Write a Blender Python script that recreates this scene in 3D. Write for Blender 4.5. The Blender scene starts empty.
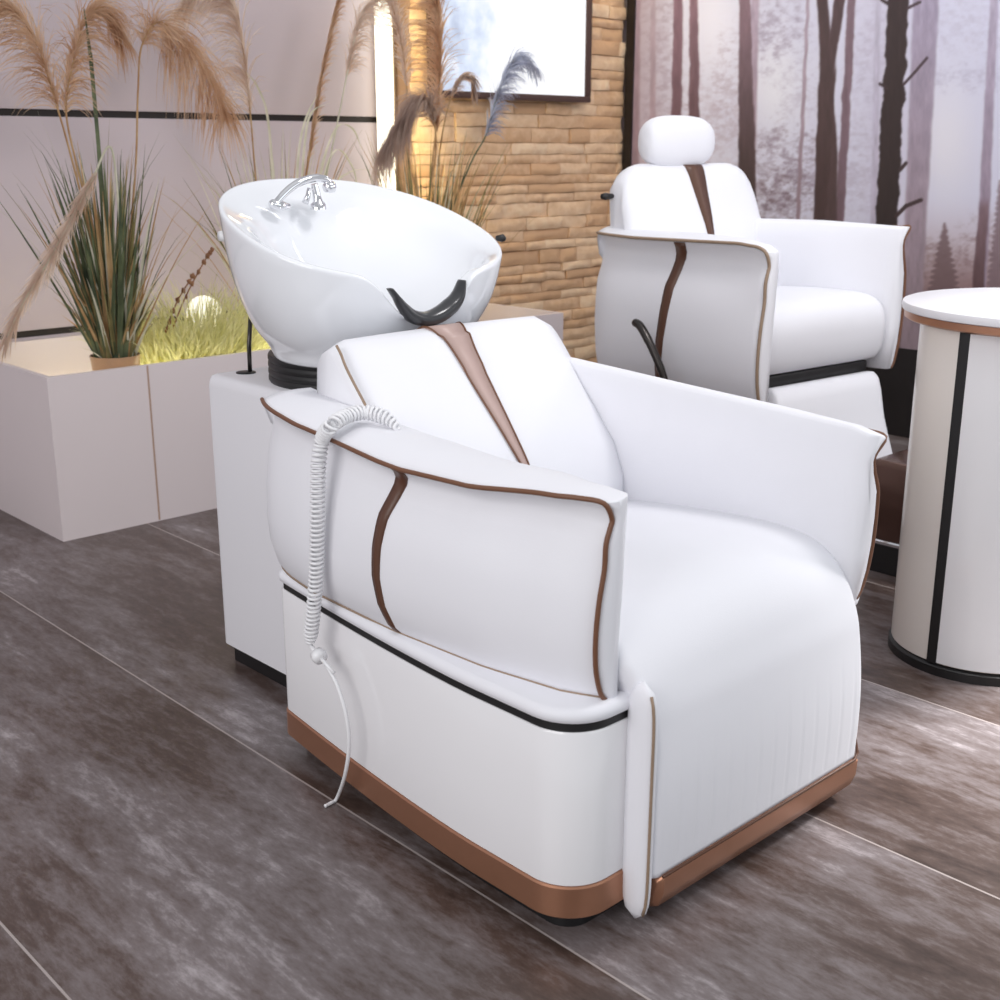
import bpy, bmesh, math, random
import numpy as np
from mathutils import Vector, Matrix, noise
random.seed(7)
PI = math.pi
sc = bpy.context.scene
COL = sc.collection

# ------------------------------------------------------------------ camera
H = 1.25
FPX = 1225.0
PITCH = math.atan2(350, FPX)
AZ = math.radians(46.7)
fw = Vector((math.cos(AZ)*math.cos(PITCH), math.sin(AZ)*math.cos(PITCH), -math.sin(PITCH)))
rt = Vector((math.sin(AZ), -math.cos(AZ), 0))
up = rt.cross(fw)
O = Vector((0, 0, H))
cd = bpy.data.cameras.new('camera'); cam = bpy.data.objects.new('camera', cd); COL.objects.link(cam)
cam.matrix_world = Matrix(((rt.x, up.x, -fw.x, 0), (rt.y, up.y, -fw.y, 0), (rt.z, up.z, -fw.z, H), (0, 0, 0, 1)))
cd.sensor_width = 36; cd.lens = 36*FPX/1000; cd.clip_start = 0.05; cd.clip_end = 60
cd.dof.use_dof = True; cd.dof.focus_distance = 2.55; cd.dof.aperture_fstop = 6.5
sc.camera = cam

def at(x, y, ax, val):
    d = fw*FPX + rt*(x-500) + up*(500-y)
    return O + d*((val-O[ax])/d[ax])
def proj(p):
    d = Vector(p)-O; z = d.dot(fw)
    return 500+FPX*d.dot(rt)/z, 500-FPX*d.dot(up)/z

# ------------------------------------------------------------------ helpers
def empty(name, loc=(0, 0, 0), rz=0.0):
    o = bpy.data.objects.new(name, None); COL.objects.link(o)
    o.location = loc; o.rotation_euler = (0, 0, rz); o.empty_display_size = .05
    return o
def tag(o, label, cat, group=None):
    o['label'] = label; o['category'] = cat
    if group: o['group'] = group
    return o
def mesh(name, verts, faces, m, parent=None, smooth=True, mats=None, midx=None, angle=None):
    me = bpy.data.meshes.new(name)
    me.from_pydata([tuple(v) for v in verts], [], faces)
    bm = bmesh.new(); bm.from_mesh(me)
    bmesh.ops.recalc_face_normals(bm, faces=bm.faces)
    bm.to_mesh(me); bm.free()
    for mm in (mats or [m]): me.materials.append(mm)
    if midx is not None: me.polygons.foreach_set('material_index', midx)
    if smooth:
        me.polygons.foreach_set('use_smooth', [True]*len(me.polygons))
        if angle:
            me.set_sharp_from_angle(angle=math.radians(angle))
    o = bpy.data.objects.new(name, me); COL.objects.link(o)
    if parent: o.parent = parent
    return o
class G:
    """collects geometry for one mesh"""
    def __init__(s): s.v = []; s.f = []; s.mi = []
    def add(s, v, f, mi=0):
        n = len(s.v); s.v += [tuple(p) for p in v]; s.f += [tuple(i+n for i in q) for q in f]; s.mi += [mi]*len(f); return s
    def build(s, name, m, parent=None, **k):
        if k.get('mats'): k['midx'] = s.mi
        return mesh(name, s.v, s.f, m, parent, **k)
def loft(rings, closed=True, caps=True):
    n = len(rings[0]); v = []; f = []
    for r in rings: v += [tuple(p) for p in r]
    for i in range(len(rings)-1):
        for j in range(n if closed else n-1):
            k = (j+1) % n
            f.append((i*n+j, i*n+k, (i+1)*n+k, (i+1)*n+j))
    if caps and closed:
        f.append(tuple(range(n))); f.append(tuple((len(rings)-1)*n+j for j in range(n)))
    return v, f
def tube(pts, rad, n=8, caps=True):
    pts = [Vector(p) for p in pts]; N = len(pts)
    rads = rad if isinstance(rad, (list, tuple)) else [rad]*N
    rings = []; ref = None
    for i, p in enumerate(pts):
        t = (pts[min(i+1, N-1)]-pts[max(i-1, 0)]).normalized()
        if ref is None:
            ref = Vector((0, 0, 1)) if abs(t.z) < .9 else Vector((1, 0, 0))
        a = (ref-t*ref.dot(t)).normalized(); b = t.cross(a); ref = a
        rings.append([p+(a*math.cos(2*PI*k/n)+b*math.sin(2*PI*k/n))*rads[i] for k in range(n)])
    return loft(rings, True, caps)
def smoothline(pts, m=8):
    """Catmull-Rom through the points"""
    P = [Vector(p) for p in pts]; out = []
    for i in range(len(P)-1):
        p0 = P[max(i-1, 0)]; p1 = P[i]; p2 = P[i+1]; p3 = P[min(i+2, len(P)-1)]
        for k in range(m):
            t = k/m
            out.append(.5*((2*p1)+(-p0+p2)*t+(2*p0-5*p1+4*p2-p3)*t*t+(-p0+3*p1-3*p2+p3)*t**3))
    out.append(P[-1]); return out
def interp(x, xs, ys):
    return float(np.interp(x, xs, ys))
def box_bm(x0, x1, y0, y1, z0, z1, bev=0.0, seg=3):
    bm = bmesh.new()
    bmesh.ops.create_cube(bm, size=1)
    for v in bm.verts:
        v.co = ((x0+x1)/2+v.co.x*(x1-x0), (y0+y1)/2+v.co.y*(y1-y0), (z0+z1)/2+v.co.z*(z1-z0))
    if bev: bmesh.ops.bevel(bm, geom=bm.edges[:], offset=bev, segments=seg, affect='EDGES', profile=.5)
    return bm
def obj_bm(name, bm, m, parent=None, smooth=True, angle=40):
    me = bpy.data.meshes.new(name); bmesh.ops.recalc_face_normals(bm, faces=bm.faces); bm.to_mesh(me); bm.free()
    me.materials.append(m)
    if smooth:
        me.polygons.foreach_set('use_smooth', [True]*len(me.polygons)); me.set_sharp_from_angle(angle=math.radians(angle))
    o = bpy.data.objects.new(name, me); COL.objects.link(o)
    if parent: o.parent = parent
    return o
def box(name, x0, x1, y0, y1, z0, z1, m, parent=None, bev=0.0, seg=3):
    return obj_bm(name, box_bm(x0, x1, y0, y1, z0, z1, bev, seg), m, parent)
def rrect(x0, x1, y0, y1, rad, n=8):
    """rounded rectangle outline ccw; rad = radii for (x0y0, x1y0, x1y1, x0y1)"""
    out = []
    cs = [(x0, y0, 1, 1, PI), (x1, y0, -1, 1, 1.5*PI), (x1, y1, -1, -1, 0), (x0, y1, 1, -1, .5*PI)]
    for (cx, cy, sx, sy, a0), r in zip(cs, rad):
        for k in range(n+1):
            a = a0+.5*PI*k/n
            out.append((cx+sx*r+r*math.cos(a), cy+sy*r+r*math.sin(a)))
    return out
def offset_poly(P, d):
    n = len(P); out = []
    for i in range(n):
        a = Vector(P[i-1]); b = Vector(P[i]); c = Vector(P[(i+1) % n])
        t = (c-a)
        if t.length < 1e-9: t = Vector((1, 0))
        t.normalize(); nn = Vector((t.y, -t.x)); out.append((b.x+nn.x*d, b.y+nn.y*d))
    return out
def prism(P, levels):
    """levels: list of (z, outward offset)"""
    return loft([[(x, y, z) for x, y in (offset_poly(P, d) if d else P)] for z, d in levels])
def lathe(prof, c=(0, 0), n=48):
    return loft([[(c[0]+r*math.cos(2*PI*k/n), c[1]+r*math.sin(2*PI*k/n), z) for k in range(n)] for r, z in prof])

# ------------------------------------------------------------------ materials
def srgb(*c):
    return tuple((x/255/12.92 if x/255 <= .04045 else ((x/255+.055)/1.055)**2.4) for x in c)+(1,)
def mat(name, col, rough=.5, metal=0.0, bump=0.0, bscale=200, var=0.0, vscale=6, coat=0.0, spec=.5):
    m = bpy.data.materials.new(name); m.use_nodes = True; nt = m.node_tree; b = nt.nodes['Principled BSDF']
    b.inputs['Base Color'].default_value = col; b.inputs['Roughness'].default_value = rough; b.inputs['Metallic'].default_value = metal
    b.inputs['Coat Weight'].default_value = coat; b.inputs['Specular IOR Level'].default_value = spec
    tc = nt.nodes.new('ShaderNodeTexCoord')
    if var:
        nz = nt.nodes.new('ShaderNodeTexNoise'); nz.inputs['Scale'].default_value = vscale; nz.inputs['Detail'].default_value = 4
        nt.links.new(tc.outputs['Object'], nz.inputs['Vector'])
        mx = nt.nodes.new('ShaderNodeMix'); mx.data_type = 'RGBA'
        mx.inputs['A'].default_value = tuple(c*(1-var) for c in col[:3])+(1,); mx.inputs['B'].default_value = tuple(min(1, c*(1+var)) for c in col[:3])+(1,)
        nt.links.new(nz.outputs['Fac'], mx.inputs['Factor']); nt.links.new(mx.outputs['Result'], b.inputs['Base Color'])
    if bump:
        nz = nt.nodes.new('ShaderNodeTexNoise'); nz.inputs['Scale'].default_value = bscale; nz.inputs['Detail'].default_value = 3
        nt.links.new(tc.outputs['Object'], nz.inputs['Vector'])
        bp = nt.nodes.new('ShaderNodeBump'); bp.inputs['Strength'].default_value = bump; bp.inputs['Distance'].default_value = .002
        nt.links.new(nz.outputs['Fac'], bp.inputs['Height']); nt.links.new(bp.outputs['Normal'], b.inputs['Normal'])
    return m
def emis(name, col, s):
    m = bpy.data.materials.new(name); m.use_nodes = True; b = m.node_tree.nodes['Principled BSDF']
    b.inputs['Base Color'].default_value = col; b.inputs['Emission Color'].default_value = col; b.inputs['Emission Strength'].default_value = s
    return m
LEATHER = mat('white_leather', srgb(233, 233, 238), .58, bump=.12, bscale=420, var=.012, vscale=9)
GLOSSWHITE = mat('white_lacquer', srgb(232, 231, 233), .16, var=.01, coat=.3)
SATINWHITE = mat('satin_white_panel', srgb(228, 227, 231), .35, var=.012)
CERAMIC = mat('white_ceramic', srgb(236, 238, 242), .07, var=.005, coat=.6)
PIPING = mat('brown_piping', srgb(112, 74, 52), .5, var=.08, vscale=60)
PALEPIPING = mat('tan_piping', srgb(150, 128, 108), .5, var=.08, vscale=60)
WEDGE = mat('taupe_leather', srgb(184, 158, 150), .4, bump=.1, bscale=400, var=.03, vscale=20)
STRIPE = mat('dark_brown_leather', srgb(88, 56, 40), .4, bump=.1, bscale=400, var=.06, vscale=30)
BROWNMETAL = mat('brushed_bronze', srgb(176, 128, 102), .34, metal=.7, var=.05, vscale=40)
BLACK = mat('black_gap', srgb(24, 23, 24), .45, var=.05)
BLACKRUBBER = mat('black_gel_rubber', srgb(44, 44, 47), .28, var=.05, coat=.3)
CHROME = mat('chrome', srgb(225, 225, 228), .06, metal=1.0, var=.01)
DARKMETAL = mat('dark_steel', srgb(70, 66, 64), .25, metal=.8, var=.05)
PLASTIC = mat('white_plastic', srgb(236, 236, 238), .3, var=.01)
PLANTER = mat('planter_white', srgb(221, 210, 210), .5, var=.012, bump=.05, bscale=60)
SEAM = mat('planter_seam', srgb(178, 150, 134), .6, var=.05)
CREAM = mat('cream_lacquer', srgb(228, 221, 214), .25, var=.01, coat=.2)
WALLGREY = mat('grey_wall_panel', srgb(194, 182, 188), .6, var=.02, vscale=3, bump=.05, bscale=80)
GROOVE = mat('black_groove', srgb(30, 22, 20), .6, var=.1)
FRAME = mat('dark_brown_frame', srgb(74, 52, 46), .4, var=.06, vscale=30)
POT = mat('tan_pot', srgb(168, 134, 104), .35, var=.1, vscale=30)
SOIL = mat('dark_soil', srgb(62, 48, 38), .9, var=.3, vscale=80, bump=.6, bscale=120)
PLINTH = mat('black_plinth', srgb(26, 23, 23), .3, var=.05)

def leafmat(name, c1, c2, trans=.35, scale=14):
    m = bpy.data.materials.new(name); m.use_nodes = True; nt = m.node_tree; b = nt.nodes['Principled BSDF']
    tc = nt.nodes.new('ShaderNodeTexCoord'); nz = nt.nodes.new('ShaderNodeTexNoise'); nz.inputs['Scale'].default_value = scale; nz.inputs['Detail'].default_value = 3
    cr = nt.nodes.new('ShaderNodeValToRGB'); cr.color_ramp.elements[0].position = .35; cr.color_ramp.elements[1].position = .65
    cr.color_ramp.elements[0].color = c1; cr.color_ramp.elements[1].color = c2
    nt.links.new(tc.outputs['Object'], nz.inputs['Vector']); nt.links.new(nz.outputs['Fac'], cr.inputs['Fac']); nt.links.new(cr.outputs['Color'], b.inputs['Base Color'])
    b.inputs['Roughness'].default_value = .6
    tr = nt.nodes.new('ShaderNodeBsdfTranslucent'); nt.links.new(cr.outputs['Color'], tr.inputs['Color'])
    mx = nt.nodes.new('ShaderNodeMixShader'); mx.inputs[0].default_value = trans
    out = nt.nodes['Material Output']
    nt.links.new(b.outputs[0], mx.inputs[1]); nt.links.new(tr.outputs[0], mx.inputs[2]); nt.links.new(mx.outputs[0], out.inputs['Surface'])
    return m
GREEN = leafmat('grass_green', srgb(72, 84, 62), srgb(112, 122, 88))
OLIVE = leafmat('grass_olive', srgb(122, 116, 74), srgb(160, 148, 100))
STRAW = leafmat('grass_straw', srgb(178, 136, 92), srgb(206, 174, 128))
PALE = leafmat('grass_pale', srgb(206, 204, 180), srgb(226, 222, 204))
PLUME_BROWN = leafmat('plume_brown', srgb(198, 158, 126), srgb(226, 198, 170), .5, 10)
PLUME_PALE = leafmat('plume_pale', srgb(216, 192, 174), srgb(236, 220, 206), .5, 10)
PLUME_MAUVE = leafmat('plume_mauve', srgb(182, 158, 146), srgb(206, 186, 174), .5, 10)
PLUME_GLOW = leafmat('plume_screen_glow', srgb(156, 158, 178), srgb(198, 204, 222), .3, 10)  # the screen's bluish glow is painted into this plume colour
TUFT = leafmat('tuft_yellow', srgb(208, 206, 140), srgb(238, 236, 190), .5, 20)

# floor: long dark grey-brown tiles running towards the wall
def floor_mat():
    m = bpy.data.materials.new('wood_grain_tile'); m.use_nodes = True; nt = m.node_tree; N = nt.nodes; L = nt.links
    b = N['Principled BSDF']
    tc = N.new('ShaderNodeTexCoord'); sep = N.new('ShaderNodeSeparateXYZ'); L.new(tc.outputs['Object'], sep.inputs[0])
    def math_(op, a, c=None):
        n = N.new('ShaderNodeMath'); n.operation = op
        for i, q in enumerate((a, c)):
            if q is None: continue
            if isinstance(q, (int, float)): n.inputs[i].default_value = q
            else: L.new(q, n.inputs[i])
        return n.outputs[0]
    W = .645
    tx = math_('DIVIDE', math_('SUBTRACT', sep.outputs['X'], 1.258), W)
    ix = math_('FLOOR', tx); fx = math_('SUBTRACT', tx, ix)
    ty = math_('DIVIDE', math_('ADD', math_('ADD', sep.outputs['Y'], 20.0), math_('MULTIPLY', ix, .1)), 60.0)
    iy = math_('FLOOR', ty); fy = math_('SUBTRACT', ty, iy)
    ex = math_('MULTIPLY', math_('MINIMUM', fx, math_('SUBTRACT', 1.0, fx)), W)
    ey = math_('MULTIPLY', math_('MINIMUM', fy, math_('SUBTRACT', 1.0, fy)), 1.29)
    seam_x = math_('LESS_THAN', ex, .0022)
    seam_y = math_('LESS_THAN', ey, .0010)
    seam = math_('MULTIPLY', seam_x, .75)
    cid = N.new('ShaderNodeCombineXYZ'); L.new(ix, cid.inputs[0]); L.new(iy, cid.inputs[1])
    wn = N.new('ShaderNodeTexWhiteNoise'); wn.noise_dimensions = '3D'; L.new(cid.outputs[0], wn.inputs['Vector'])
    off = N.new('ShaderNodeVectorMath'); off.operation = 'MULTIPLY_ADD'
    L.new(wn.outputs['Color'], off.inputs[0]); off.inputs[1].default_value = (7, 7, 7); L.new(tc.outputs['Object'], off.inputs[2])
    def nz(scale, sx, sy, det, rough=.6, dist=0):
        mp = N.new('ShaderNodeMapping'); mp.inputs['Scale'].default_value = (sx, sy, 1); L.new(off.outputs[0], mp.inputs[0])
        t = N.new('ShaderNodeTexNoise'); t.inputs['Scale'].default_value = scale; t.inputs['Detail'].default_value = det
        t.inputs['Roughness'].default_value = rough; t.inputs['Distortion'].default_value = dist
        L.new(mp.outputs[0], t.inputs['Vector']); return t.outputs['Fac']
    big = nz(1.6, 1.5, .6, 4, .6, .5); streak = nz(4, 4.5, .9, 8, .68, .6); fine = nz(26, 2.2, .8, 6, .75)
    s = math_('ADD', math_('ADD', math_('MULTIPLY', big, .47), math_('MULTIPLY', streak, .33)), math_('MULTIPLY', fine, .24))
    cr = N.new('ShaderNodeValToRGB'); e = cr.color_ramp.elements
    e[0].position = .40; e[0].color = srgb(54, 41, 36); e[1].position = .70; e[1].color = srgb(186, 178, 180)
    k = e.new(.48); k.color = srgb(80, 65, 59); k = e.new(.58); k.color = srgb(118, 109, 109)
    L.new(s, cr.inputs['Fac'])
    mx = N.new('ShaderNodeMix'); mx.data_type = 'RGBA'; L.new(seam, mx.inputs['Factor']); L.new(cr.outputs['Color'], mx.inputs['A']); mx.inputs['B'].default_value = srgb(178, 168, 164)
    L.new(mx.outputs['Result'], b.inputs['Base Color'])
    rr = math_('ADD', math_('MULTIPLY', streak, .3), .20); L.new(rr, b.inputs['Roughness'])
    bp = N.new('ShaderNodeBump'); bp.inputs['Strength'].default_value = .08; bp.inputs['Distance'].default_value = .002
    L.new(math_('SUBTRACT', math_('MULTIPLY', fine, .5), math_('MULTIPLY', seam, .6)), bp.inputs['Height']); L.new(bp.outputs[0], b.inputs['Normal'])
    return m
FLOOR = floor_mat()

# ------------------------------------------------------------------ setting
def struct(o): o['kind'] = 'structure'; return o
XR = 5.04; YG = 4.65; YB = 4.40; XE = 3.62
struct(mesh('floor', [(-1.2, -.6, 0), (XR, -.6, 0), (XR, YG, 0), (-1.2, YG, 0)], [(0, 1, 2, 3)], FLOOR, smooth=False))
g = G()
def addbox(g, x0, x1, y0, y1, z0, z1, mi=0, bev=0.0):
    bm = box_bm(x0, x1, y0, y1, z0, z1, bev, 2); bm.verts.ensure_lookup_table(); bm.verts.index_update()
    g.add([v.co[:] for v in bm.verts], [[v.index for v in f.verts] for f in bm.faces], mi); bm.free()
# grey panelled wall: three courses with recessed dark grooves between
ZG1, ZG2 = .572, 1.383; GW = .013
for z0, z1 in ((0, ZG1-GW), (ZG1+GW, ZG2-GW), (ZG2+GW, 2.7)):
    addbox(g, -1.2, XE, YG, YG+.06, z0, z1, 0, .002)
struct(g.build('wall_back', WALLGREY, angle=30))
struct(box('trim_1', -1.2, XE, YG+.012, YG+.058, ZG1-GW, ZG1+GW, GROOVE))
struct(box('trim_2', -1.2, XE, YG+.012, YG+.058, ZG2-GW, ZG2+GW, GROOVE))

# split-face stone wall, standing proud of the grey wall
def stone_mat():
    m = bpy.data.materials.new('split_stone'); m.use_nodes = True; nt = m.node_tree; N = nt.nodes; L = nt.links; b = N['Principled BSDF']
    at_ = N.new('ShaderNodeAttribute'); at_.attribute_name = 'tone'
    tc = N.new('ShaderNodeTexCoord'); nz = N.new('ShaderNodeTexNoise'); nz.inputs['Scale'].default_value = 22; nz.inputs['Detail'].default_value = 6
    L.new(tc.outputs['Object'], nz.inputs['Vector'])
    ad = N.new('ShaderNodeMath'); ad.operation = 'MULTIPLY_ADD'; L.new(nz.outputs['Fac'], ad.inputs[0]); ad.inputs[1].default_value = .7; L.new(at_.outputs['Fac'], ad.inputs[2])
    cr = N.new('ShaderNodeValToRGB'); e = cr.color_ramp.elements
    e[0].position = .2; e[0].color = srgb(208, 168, 130); e[1].position = .95; e[1].color = srgb(244, 222, 190)
    k = e.new(.55); k.color = srgb(230, 196, 160)
    L.new(ad.outputs[0], cr.inputs['Fac']); L.new(cr.outputs['Color'], b.inputs['Base Color']); b.inputs['Roughness'].default_value = .85
    bp = N.new('ShaderNodeBump'); bp.inputs['Strength'].default_value = .6; bp.inputs['Distance'].default_value = .01
    L.new(nz.outputs['Fac'], bp.inputs['Height']); L.new(bp.outputs[0], b.inputs['Normal'])
    return m
STONE = stone_mat()
g = G(); tones = []
z = .0
rs = random.Random(3)
while z < 2.25:
    h = rs.choice((.044, .054, .062, .07)); x = XE+.004-rs.random()*.02
    while x < XR:
        w = rs.uniform(.12, .34); x1 = min(x+w, XR)
        d = rs.uniform(.0, .013); nx, nz_ = 7, 3; x0 = max(x, XE)
        if x1-x0 > .02:
            vs = []; fs = []
            for j in range(nz_+1):
                for i in range(nx+1):
                    u = i/nx; v = j/nz_
                    edge = min(u*(x1-x0), (1-u)*(x1-x0), v*h, (1-v)*h)
                    X = x0+.0015+u*(x1-x0-.003); Z = z+.0015+v*(h-.003)
                    Y = YB+.012-d+.008*math.exp(-edge/.004)-.010*noise.noise((X*14, Z*26, d*50))
                    vs.append((X, Y, Z+.005*noise.noise((X*9, z*7, 3))))
            n0 = nx+1
            for j in range(nz_):
                for i in range(nx):
                    fs.append((j*n0+i, j*n0+i+1, (j+1)*n0+i+1, (j+1)*n0+i))
            # sides back to the wall
            rim = [i for i in range(n0)]+[j*n0+nx for j in range(1, nz_+1)]+[nz_*n0+i for i in range(nx-1, -1, -1)]+[j*n0 for j in range(nz_-1, 0, -1)]
            base = len(vs)
            for q in rim: vs.append((vs[q][0], YB+.05, vs[q][2]))
            for q in range(len(rim)):
                r = (q+1) % len(rim); fs.append((rim[q], base+q, base+r, rim[r]))
            g.add(vs, fs); tones += [rs.uniform(-.25, .3)]*len(vs)
        x = x1
    z += h
nb = len(g.v)
addbox(g, XE, XR, YB+.035, YG+.06, 0, 2.7); tones += [-.3]*(len(g.v)-nb)
wb = struct(g.build('wall_stone', STONE, angle=50))
ca = wb.data.attributes.new('tone', 'FLOAT', 'POINT'); ca.data.foreach_set('value', tones)

# right wall: black plinth, forest mural panel with black edge
struct(box('wall_right', XR+.03, XR+.10, -.6, YG+.06, 0, 2.7, WALLGREY))
struct(box('baseboard_right', XR, XR+.028, -.6, YB-.03, 0, .40, PLINTH))

# ---- mural (a printed picture, colours per vertex)
def build_mural():
    y0, y1, z0, z1 = 4.345, 1.2, .40, 2.25
    ny, nz_ = 520, 330
    ys = np.concatenate([np.linspace(y0, 2.2, 430), np.linspace(2.2, y1, ny-430+1)[1:]]); zs = np.linspace(z0, z1, nz_)
    Y, Z = np.meshgrid(ys, zs); X = np.full_like(Y, XR-.004)
    d = np.stack([X, Y, Z-H], -1); F_ = np.array(fw); R_ = np.array(rt); U_ = np.array(up)
    zz = d@F_; px = 500+FPX*(d@R_)/zz; py = 500-FPX*(d@U_)/zz
    rng = np.random.default_rng(5)
    def vnoise(x, y, seed):
        xi = np.floor(x).astype(int); yi = np.floor(y).astype(int); fx = x-xi; fy = y-yi
        fx = fx*fx*(3-2*fx); fy = fy*fy*(3-2*fy)
        def h(a, b):
            q = np.sin(a*127.1+b*311.7+seed*74.7)*43758.5453
            return q-np.floor(q)
        return (h(xi, yi)*(1-fx)+h(xi+1, yi)*fx)*(1-fy)+(h(xi, yi+1)*(1-fx)+h(xi+1, yi+1)*fx)*fy
    def fbm(x, y, seed, o=4):
        s = 0; a = .5
        for i in range(o): s = s+a*vnoise(x*2**i, y*2**i, seed+i); a *= .5
        return s/.94
    def sm(a, b, x):
        t = np.clip((x-a)/(b-a), 0, 1); return t*t*(3-2*t)
    c = np.zeros(Y.shape+(3,))
    c[:] = (206, 205, 222)
    def mixin(col, m):
        nonlocal c
        m = np.clip(m, 0, 1)[..., None]; c = c*(1-m)+np.array(col, float)*m
    mixin((180, 166, 182), .8*sm(690, 632, px))
    mixin((228, 226, 240), np.exp(-((px-715)/34)**2-((py-20)/70)**2))
    mixin((228, 228, 236), .8*np.exp(-((px-778)/26)**2-((py-85)/45)**2))
    mixin((224, 221, 228), .8*np.exp(-((px-945)/28)**2-((py-140)/60)**2))
    mixin((196, 190, 206), .5*sm(840, 880, px)*sm(940, 900, px))
    mixin((190, 172, 176), .7*sm(190, 262, py)*sm(880, 930, px))
    mixin((146, 118, 118), .9*sm(240, 292, py+14*(fbm(px/14, py/14, 8)-.5)))
    mixin((96, 72, 68), .9*sm(284, 335, py+16*(fbm(px/10, py/10, 4)-.5)))
    # distant foliage
    def foliage(cx, cy, rx, ry, col, a, seed, s=7.):
        n = fbm(px/s, py/(s*.6), seed, 5)
        m = np.exp(-((px-cx)/rx)**2-((py-cy)/ry)**2)
        n = .6*n+.4*fbm(px/3.2, py/2.2, seed+40, 3)
        mixin(col, .9*a*sm(.30, .74, n*m**.25)*sm(.02, .45, m))
    foliage(775, 35, 34, 38, (150, 138, 158), .75, 11)
    foliage(800, 90, 26, 30, (168, 158, 176), .5, 12)
    foliage(785, 170, 44, 44, (124, 106, 120), .8, 13)
    foliage(728, 95, 18, 60, (176, 162, 176), .8, 14)
    foliage(775, 195, 40, 26, (104, 84, 92), .8, 15)
    foliage(870, 60, 26, 60, (176, 168, 186), .6, 16)
    foliage(690, 130, 40, 60, (170, 152, 166), .6, 21)
    foliage(850, 170, 40, 50, (172, 162, 178), .6, 22)
    foliage(968, 30, 40, 36, (184, 178, 194), .6, 17)
    foliage(968, 80, 50, 14, (176, 170, 188), .6, 18)
    foliage(925, 270, 40, 30, (132, 108, 108), .8, 19)
    foliage(985, 255, 30, 34, (134, 110, 112), .8, 20)
    foliage(660, 60, 22, 90, (158, 140, 158), .6, 23)
    def conifer(cx, top, bot, w, col, a):
        t = np.clip((py-top)/(bot-top), 0, 1)
        hw = w*t*(.65+.35*np.abs(np.sin(py*.55)))+.6
        mixin(col, a*sm(hw+2, hw-2, np.abs(px-cx+3*(fbm(px/5, py/5, 31)-.5)))*(py > top)*(py < bot+10))
    conifer(944, 222, 292, 17, (112, 90, 92), .85)
    conifer(1000, 180, 290, 14, (120, 100, 106), .8)
    def trunk(x0, y0_, x1, y1_, w0, w1, c0, c1, seed, rough=1.5, soft=1.4, a=1.):
        t = (py-y0_)/(y1_-y0_); tt = np.clip(t, -.6, 1.8)
        cx = x0+(x1-x0)*tt+rough*.8*(fbm(py/16, py*0+seed, seed)-.5)*2
        hw = .5*(w0+(w1-w0)*np.clip(tt, 0, 1))+rough*.6*(fbm(py/9, np.sign(px-cx)*3+seed, seed+3)-.5)
        m = a*sm(hw+soft, hw-soft, np.abs(px-cx))*(1 if y0_ <= 0 else sm(-.12, .06, t))
        col = np.array(c0, float)*(1-np.clip(t, 0, 1))[..., None]+np.array(c1, float)*np.clip(t, 0, 1)[..., None]
        col = col*(1+.22*(fbm(px/3, py/14, seed+9)-.5))[..., None]
        nonlocal c
        c = c*(1-m[..., None])+col*m[..., None]
    trunk(878, 0, 874, 215, 5, 6, (186, 180, 198), (176, 168, 186), 1, .6, 2)
    trunk(926, 0, 912, 300, 26, 20, (160, 150, 170), (150, 132, 140), 2, 1, 2)
    trunk(636, 0, 634, 215, 9, 9, (170, 150, 168), (140, 118, 128), 25, 1, 2)
    trunk(653, 0, 652, 215, 5, 6, (176, 160, 176), (150, 128, 138), 3, .8, 1.6)
    trunk(678, 0, 675, 215, 9, 11, (134, 104, 118), (84, 60, 66), 4)
    trunk(694, 0, 694, 215, 8, 13, (132, 102, 114), (72, 50, 54), 5)
    trunk(755, 0, 753, 140, 8, 6, (176, 158, 176), (140, 118, 130), 6, .8, 1.8, .9)
    trunk(745, 0, 747, 215, 11, 19, (132, 106, 118), (48, 35, 37), 7)
    trunk(808, 0, 798, 215, 3, 4, (168, 152, 166), (140, 120, 130), 8, 1.2, 1.2)
    trunk(852, 0, 840, 215, 8, 9, (124, 102, 112), (112, 90, 100), 9)
    trunk(822, -5, 827, 80, 11, 12, (74, 56, 58), (76, 58, 60), 10, 1.0)
    trunk(840, -5, 829, 75, 11, 9, (80, 62, 66), (76, 58, 60), 14, 1.0)
    trunk(828, 70, 820, 215, 17, 12, (76, 58, 60), (66, 48, 50), 15)
    trunk(994, 0, 984, 215, 8, 11, (170, 160, 178), (150, 134, 150), 11, 1, 1.6)
    trunk(984, 205, 978, 290, 9, 12, (128, 104, 112), (92, 68, 70), 16, 1)
    trunk(899, 0, 886, 225, 21, 22, (58, 45, 46), (44, 33, 34), 12, 3.2, 1.2)
    def branch(pts, w, col):
        for (ax, ay), (bx, by) in zip(pts[:-1], pts[1:]):
            vx, vy = bx-ax, by-ay; t = np.clip(((px-ax)*vx+(py-ay)*vy)/(vx*vx+vy*vy), 0, 1)
            mixin(col, sm(w+.9, w-.5, np.hypot(px-ax-t*vx, py-ay-t*vy)))
    branch([(904, 84), (915, 72), (927, 58)], 1.2, (70, 55, 60))
    branch([(900, 170), (906, 163)], 1.6, (60, 45, 48))
    branch([(896, 216), (906, 206), (921, 200)], 1.8, (58, 42, 44))
    branch([(887, 88), (880, 84)], 1.4, (60, 45, 48))
    branch([(890, 5), (882, 0)], 1.6, (60, 45, 48)); branch([(908, 8), (920, 2)], 1.3, (70, 55, 60))
    lin = np.where(c/255 <= .04045, c/255/12.92, ((c/255+.055)/1.055)**2.4)
    verts = np.stack([X, Y, Z], -1).reshape(-1, 3)
    idx = np.arange(ny*nz_).reshape(nz_, ny)
    faces = np.stack([idx[:-1, :-1], idx[:-1, 1:], idx[1:, 1:], idx[1:, :-1]], -1).reshape(-1, 4)
    me = bpy.data.meshes.new('printed_forest'); me.from_pydata(verts.tolist(), [], faces.tolist())
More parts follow.
